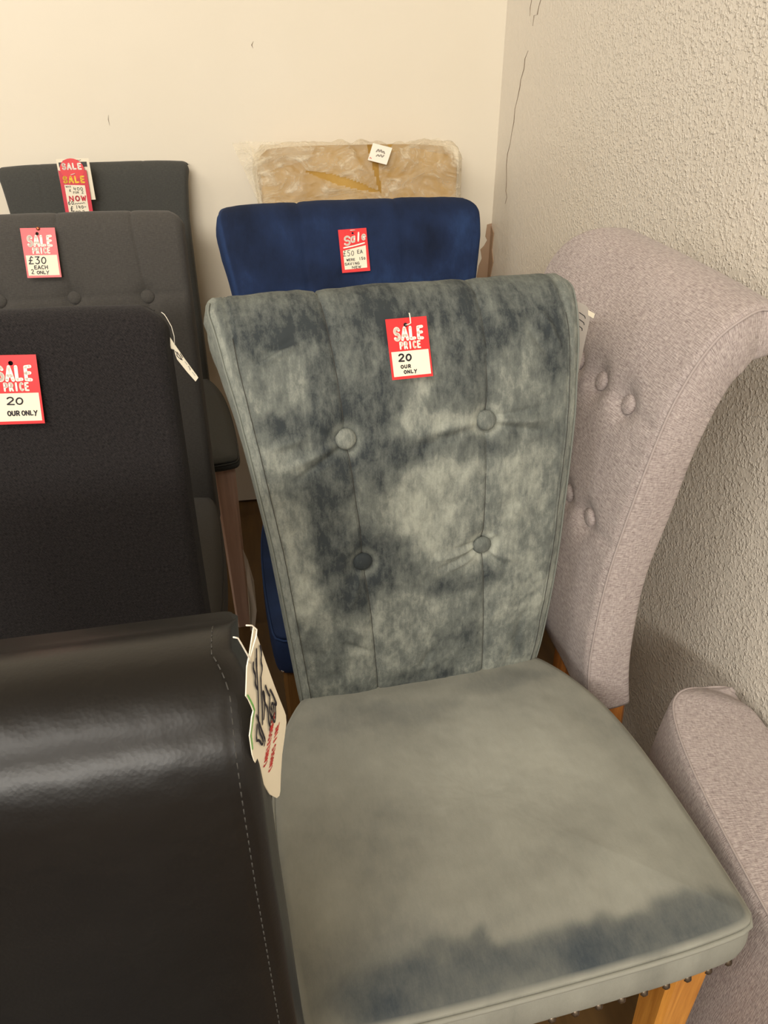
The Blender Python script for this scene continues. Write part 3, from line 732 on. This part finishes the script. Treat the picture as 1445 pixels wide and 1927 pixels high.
def hand50(V, F):
    text(V, F, '£50', W*.10, H*.38, H*.13, W*.11, W*.018, T4, .25, .1); text(V, F, 'EA', W*.60, H*.42, H*.08, W*.09, W*.020, T4, .2)
    text(V, F, 'WERE', W*.20, H*.265, H*.05, W*.065, W*.018, T4, .2); text(V, F, '150', W*.64, H*.27, H*.06, W*.06, W*.018, T4, .4)
    text(V, F, 'SAVING', W*.12, H*.17, H*.055, W*.075, W*.018, T4, .2); text(V, F, 'NEW', W*.36, H*.085, H*.05, W*.09, W*.018, T4, .25)
decal(t, 'handwriting', M['ink'], hand50)
obj('nylon_loop', *tube([(W*.44, H*.965, .001), (W*.62, H*.965, .001)], .0007, 6), M['nylon'], t)
# card and tag on the rearmost charcoal chair
m, W, H, sk = frame_of((-.4095, 2.030, 1.0405), (-.3388, 2.038, 1.0401), (-.4240, 2.018, .9523), .010)
sk = 0
t = tag('price_card', 'cream card with dark bar behind the tall crimson tag on the rearmost charcoal chair', m, M['cream'], [(0, 0), (W, 0), (W*1.0, H), (0, H)], None, cat='price card')
decal(t, 'dark_bar', M['dark_print'], lambda V, F: rect(V, F, [(W*.06, H*.80), (W*.92, H*.80), (W*.92, H*.92), (W*.06, H*.92)], T3))
decal(t, 'handwriting', M['ink'], lambda V, F: scrawl(V, F, W*.2, H*.955, W*.55, H*.02, 12, W*.012, T3, 4))
m, W, H, sk = frame_of((-.4135, 2.022, 1.0180), (-.3530, 2.030, 1.0166), (-.4240, 2.010, .9190), .012)
head = arc(W*.50, H*1.02, W*.42, H*.22, -10, 190, 16)
t = tag('price_tag', 'tall crimson tag with yellow sale lettering and round head on the rearmost charcoal chair', m, M['crimson'], [(0, 0), (W, 0), (W, H)]+head[:]+[(0, H)], None)
decal(t, 'head_disc', M['red'], lambda V, F: rect(V, F, arc(W*.50, H*1.02, W*.43, H*.225, 0, 360, 24)[:-1], T3))
decal(t, 'price_panel', M['cream'], lambda V, F: rect(V, F, [(W*.13, H*.05), (W*.86, H*.05), (W*.86, H*.67), (W*.13, H*.69)], T3))
decal(t, 'head_lettering', M['print_white'], lambda V, F: text(V, F, 'SALE', W*.16, H*1.02, H*.115, W*.13, W*.055, T4, .42))
decal(t, 'sale_lettering', M['yellow'], lambda V, F: text(V, F, 'SALE', W*.12, H*.735, H*.125, W*.145, W*.058, T4, .42))
decal(t, 'now_lettering', M['crimson'], lambda V, F: text(V, F, 'NOW', W*.22, H*.34, H*.10, W*.155, W*.045, T4, .42))
def handD(V, F):
    text(V, F, 'WAS', W*.17, H*.635, H*.03, W*.05, W*.012, T4, .3); text(V, F, '£', W*.27, H*.545, H*.05, W*.07, W*.016, T4)
    text(V, F, '400', W*.43, H*.565, H*.07, W*.10, W*.018, T4, .2); text(V, F, 'FOR', W*.40, H*.50, H*.04, W*.06, W*.014, T4, .2); text(V, F, '2', W*.70, H*.495, H*.06, W*.07, W*.016, T4)
    text(V, F, '60', W*.15, H*.26, H*.08, W*.09, W*.022, T4, .3); scrawl(V, F, W*.38, H*.26, W*.38, H*.03, 9, W*.018, T4, 8, .1)
    text(V, F, '£', W*.20, H*.12, H*.10, W*.12, W*.026, T4); text(V, F, '140-', W*.40, H*.17, H*.07, W*.08, W*.020, T4, .25)
    text(V, F, 'FOR', W*.28, H*.07, H*.05, W*.08, W*.018, T4, .2); text(V, F, '2', W*.62, H*.075, H*.05, W*.08, W*.018, T4)
decal(t, 'handwriting', M['ink'], handD)
obj('nylon_loop', *tube([(W*.42, H*.90, .001), (W*.58, H*.925, .0015)], .0008, 6), M['nylon'], t)

# ------------------------------------------------------------------ plastic bag over the mustard chair
def ridged(x, y, z): return 1-abs(noise.fractal(Vector((x, y, z)), 1., 2., 4))*2
def wG(z): return wC(z)+.022
def DG(x, z, i):
    d = .006+.006*ridged(x*9+z*6, z*14-x*4, 3.)+.0025*ridged(x*30, z*40, 9.)
    dx, dz = x-.044, z-.955; a = math.atan2(dz, -dx); r = math.hypot(dx, dz)
    d += .004*math.sin(a*16+3*noise.noise(Vector((x*8, z*8, 1))))*math.exp(-((r-.12)/.10)**2)
    return d
SG = [(a-.006, b+(.008 if b > .9 else 0), c+.008, d_+.004) for a, b, c, d_ in SC]
tb = thing('plastic_bag', 'crumpled clear plastic bag pulled over the mustard yellow chair', 'bag', (.276, 1.950, 0), math.radians(-1.5))
bgk = Back([q for q in SG if q[1] > .60], wG, 120, 150, .012, DG, None, .02, .02)
og = bgk.build('sheet', M['bag'], tb)
bm = bmesh.new(); bm.from_mesh(og.data)
def seg_d(x, z, a, b):
    ax, az = a; bx, bz = b; t_ = max(0, min(1, ((x-ax)*(bx-ax)+(z-az)*(bz-az))/((bx-ax)**2+(bz-az)**2)))
    return math.hypot(x-ax-t_*(bx-ax), z-az-t_*(bz-az)), t_
kill = []
for f in bm.faces:
    c_ = f.calc_center_median()
    if len(f.verts) > 4: kill.append(f); continue
    if c_.y < .10:
        d1, t1 = seg_d(c_.x, c_.z, (-.130, 1.005), (.040, .959)); d2, t2 = seg_d(c_.x, c_.z, (.030, 1.05), (.045, .957))
        if d1 < .0085*math.sin(PI*min(max(t1, .03), .97))**.7 or d2 < .010*(1-t2*.7): kill.append(f)
bmesh.ops.delete(bm, geom=kill, context='FACES'); bm.to_mesh(og.data); bm.free()
def ear(name, pts, seed):
    """crumpled loose corner of the bag: fan of folded film"""
    n = 14; V = []; F = []; U = []
    a, b, c_, d_ = [Vector(p) for p in pts]
    for i in range(n+1):
        for j in range(n+1):
            u, v = i/n, j/n; p = a.lerp(b, u).lerp(d_.lerp(c_, u), v)
            e = math.sin(PI*u)*.6+.4
            p += Vector((.003*noise.noise(Vector((u*5, v*5, seed+3.))), .010*noise.noise(Vector((u*6, v*6, seed))), .004*noise.noise(Vector((u*7, v*4, seed+9.)))))*e; V.append(p)
    for i in range(n):
        for j in range(n): F.append((i*(n+1)+j, (i+1)*(n+1)+j, (i+1)*(n+1)+j+1, i*(n+1)+j+1))
    return obj(name, V, F, M['bag'], tb)
ear('bag_corner', [(-.302, .09, 1.064), (-.262, .09, 1.068), (-.225, .06, 1.00), (-.250, .06, .93)], 1.)
ear('bag_corner', [(-.262, .09, 1.068), (-.10, .10, 1.060), (-.12, .07, 1.03), (-.245, .05, 1.0)], 7.)
ear('bag_corner', [(.10, .11, 1.045), (.200, .10, 1.068), (.262, .08, 1.02), (.14, .09, 1.035)], 4.)
m, W, H, sk = frame_of((.3157, 2.036, 1.0484), (.3618, 2.022, 1.0388), (.2945, 2.002, 1.0163), .016)
t = tag('paper_label', 'small tilted white paper label on the plastic bag over the mustard chair', m, M['white'], [(0, 0), (W*.95, -.001), (W, H*.98), (.001, H)], None, group=None, cat='label')
decal(t, 'handwriting', M['grey_card'], lambda V, F: (scrawl(V, F, W*.3, H*.55, W*.4, H*.25, 7, W*.07, T3, 3), scrawl(V, F, W*.35, H*.3, W*.35, H*.2, 6, W*.06, T3, 9)))
decal(t, 'red_mark', M['red_ink'], lambda V, F: scrawl(V, F, W*.06, H*.1, W*.1, H*.1, 5, W*.02, T3, 2))

# ------------------------------------------------------------------ swing tags on strings
def mm(pts): return [(a/1000, b/1000) for a, b in pts]
def plane_m(P0, u):
    u = Vector(u).normalized(); z = Vector((0, 0, 1)); n_ = u.cross(z); mt = Matrix.Identity(4)
    for i in range(3): mt[i][0], mt[i][1], mt[i][2] = u[i], z[i], n_[i]
    mt.translation = Vector(P0); return mt
mH2 = plane_m((-.10, .90, .95), (1, -.15, 0))
t = tag('swing_tag', 'narrow curled white tag on a white string at the corner of the black woven chair', mH2, M['cream'], mm([(-2.9, 36.3), (1.9, 26.6), (9.2, 12.2), (22.0, -10.6), (23.5, -14.0), (19.7, -18.8), (11.1, -6.5), (1.3, 9.6), (-.1, 16.9), (-.1, 21.4), (-4.3, 22.8)][::-1]), None, 'swing tags', 'swing tag')
decal(t, 'print', M['ink'], lambda V, F: [stroke(V, F, mm(p), .0009, T3) for p in ([(1, 19.5), (2.5, 17), (2.0, 14), (3.6, 12), (6, 9.4)], [(3, 18.5), (4.2, 15.5), (6, 12.5), (7.2, 9.3)], [(4.0, 11.5), (7.6, 8.6)], [(6.2, 16.5), (8.4, 11.8)])])
decal(t, 'faint_print', M['grey_card'], lambda V, F: [stroke(V, F, mm(p), .0009, T3) for p in ([(10.5, 6.5), (12.5, 3)], [(13.5, 1), (16, -3)], [(14.5, 1), (15, -4)], [(17.5, -6.5), (20, -11)])])
obj('string', *tube([(x, y, .001) for x, y in mm([(-8.2, 66.6), (-5.2, 64), (-3.1, 59.8), (.9, 49.7), (2.3, 38.2), (1.5, 27.9)])], .00045, 5), M['nylon'], t)
SI = .9
mI = plane_m((-.0018, .306, .993), (.45, .893, 0)) @ Matrix.Scale(SI, 4)
poly = [(-30.5, 69.4), (-22.3, 37.5), (-13.6, 7.1), (-6.0, -17.0), (-4.7, -22), (-4.9, -28.1), (-9.5, -37), (-14.5, -46.0), (-19.0, -60), (-21.8, -71.5), (-23.5, -73.6), (-27.0, -71.5), (-34.8, -58.4), (-43.4, -33.9), (-48.5, -8.0), (-48.7, 7.0), (-46.5, 10.9), (-44.0, 16.5), (-41.6, 18.8), (-42.7, 23.1), (-45.0, 30.5), (-47.1, 35.3), (-42.4, 51.6), (-38.1, 57.0)]
t = tag('swing_tag', 'large cream fire-warning tag with marker scrawl hanging beside the brown leather chair', mI, M['cream'], mm(poly[::-1]), None, 'swing tags', 'swing tag')
ang = math.atan2(22.0, 16.0)
def slanted(V, F, s, x0, y0, x1, y1, h, wd, n):
    """word written along a sloping line from x0,y0 to x1,y1"""
    L = math.hypot(x1-x0, y1-y0); ux, uy = (x1-x0)/L, (y1-y0)/L; cw = L/n*.72
    for k, ch in enumerate(s):
        if ch == ' ': continue
        for st_ in G[ch]:
            stroke(V, F, [(x0+ux*(k*L/n+px*cw)-.99*py*h, y0+uy*(k*L/n+px*cw)+.12*py*h) for px, py in st_], wd, T3)
decal(t, 'red_lettering', M['red_ink'], lambda V, F: (slanted(V, F, 'CARELESSNESS', -.0345, -.0305, -.0170, -.0050, .0048, .0008, 12), slanted(V, F, 'CAUSES FIRE', -.0295, -.0405, -.0140, -.0172, .0048, .0008, 11)))
def marker(V, F):
    for p in ([(-41, 8), (-44, -2), (-41, -4), (-38, -12), (-36, -10), (-40, 2), (-38, 12), (-36, 24), (-34, 46), (-33.5, 50)],
              [(-40, 14), (-38, 4), (-36, -4), (-34, -12), (-36, -14)], [(-35, 2), (-33, 14), (-32, 26), (-31, 34)], [(-36, 30), (-38, 36), (-36, 40), (-38, 46), (-37, 50)],
              [(-33, 4), (-30, 12), (-29, 20), (-31, 24), (-30, 14), (-27, 6), (-28, -2), (-27, -8)], [(-31, 34), (-28, 38), (-29, 44), (-27, 48), (-28, 54)], [(-34, 44), (-33, 50), (-32, 55)],
              [(-27, 24), (-25, 16), (-23, 12), (-26, 4), (-24, -4)], [(-28, -10), (-25, -4), (-22, 0), (-24, 4), (-21, 6), (-20, -2), (-23, -6)], [(-22, 16), (-19, 8), (-16, -2), (-19, 2)], [(-24, -2), (-21, -12), (-19, -8), (-18, 0)]):
        stroke(V, F, [tuple(q) for q in chaikin(mm(p), 1)], .0015, T4)
decal(t, 'marker_writing', M['ink'], marker)
decal(t, 'green_edge', M['green_ink'], lambda V, F: stroke(V, F, mm([(-46.0, 35), (-44.0, 29.5), (-41.8, 23.1), (-40.9, 18.6), (-43.2, 15.5), (-45.6, 10.5), (-47.8, 7.0), (-48.0, -4)]), .0010, T3))
obj('string', *tube([(x, y, z/1000) for (x, y), z in zip(mm([(-51.7, 79.6), (-49.3, 77.3), (-47.2, 71.3), (-40.7, 56.4), (-39.5, 52)]), (0, 1, 1.5, 1, .5))], .00045, 5), M['nylon'], t)
obj('string', *tube([(x, y, z/1000) for (x, y), z in zip(mm([(-36.5, 74.5), (-32.6, 71.5), (-30.8, 67.6), (-32.2, 64.3), (-40.7, 55.8)]), (-1, 0, 1.5, 1.5, 1))], .00045, 5), M['nylon'], t)
mA2 = plane_m((.43, .97, .95), (1, 0, 0))
t = tag('swing_tag', 'plain grey tag peeping out behind the right edge of the dark grey velvet chair', mA2, M['grey_card'], mm([(-16, 35), (3.5, 28.9), (10, 25), (13.8, 20.4), (17.2, 12.9), (16.9, -.4), (14.4, -30.5), (12.3, -65.5), (10.4, -85.4), (-16, -85)][::-1]), None, 'swing tags', 'swing tag')
decal(t, 'slots', M['dark_print'], lambda V, F: [stroke(V, F, mm(p), .0011, T3) for p in ([(.7, 16.7), (9.1, 11.1), (10.3, 8.1)], [(2.1, 7.1), (8.9, 2.3), (10.1, -.8)], [(3.4, -2.7), (7.7, -5.9), (8.2, -8.9)])])
obj('turned_corner', *card_mesh(mm([(12.4, 19.7), (23.1, 14.1), (21.8, 7.5), (13.5, 12.4)][::-1])), M['cream'], t, smooth=False).location = (0, 0, .001)
mB2 = plane_m((.43, 1.47, .95), (1, 0, 0))
t = tag('swing_tag', 'thin dark green tag at the right edge of the navy blue velvet chair', mB2, M['dark_print'], mm([(-22, 30), (-14.0, 35.0), (-4.3, 40), (-3.3, 13.4), (-4.9, -25.9), (-22, -27.7)][::-1]), None, 'swing tags', 'swing tag')
decal(t, 'pale_edge', M['white'], lambda V, F: stroke(V, F, mm([(-14, 35), (-4.3, 39.5)]), .0012, T3))

# lint on the black chair and on the charcoal chair
for k, pts in enumerate([[(-.2595, .845, .782), (-.2575, .8438, .776), (-.256, .843, .769), (-.2565, .842, .762)]]):
    o = obj('lint_thread', *tube([(a, b-.006, c) for a, b, c in pts], .0004, 5), M['lint']); o['label'] = 'tiny pale thread of lint stuck on the black woven chair'; o['category'] = 'lint'

# loose flap of foam wrapping on the front leg of the rearmost charcoal chair
fp = [(-.0791, 1.43, .3179), (-.0722, 1.43, .2809), (-.0641, 1.43, .2127), (-.0642, 1.43, .1427), (-.0736, 1.43, .0792), (-.0849, 1.43, .0643), (-.080, 1.43, .1448), (-.0788, 1.43, .2222)]
inv = (Matrix.Translation((-.349, 2.008, 0)) @ Matrix.Rotation(math.radians(5), 4, 'Z')).inverted()
Vf = [inv @ Vector((a, b+.012*(i % 3), c)) for i, (a, b, c) in enumerate(fp)]
n = len(Vf); Vf += [v+Vector((.0008, .0015, 0)) for v in Vf]
obj('wrapping_flap', Vf, [tuple(range(n)), tuple(range(n, 2*n))[::-1]]+[(i, i+n, (i+1) % n+n, (i+1) % n) for i in range(n)], M['white'], tD, smooth=False)
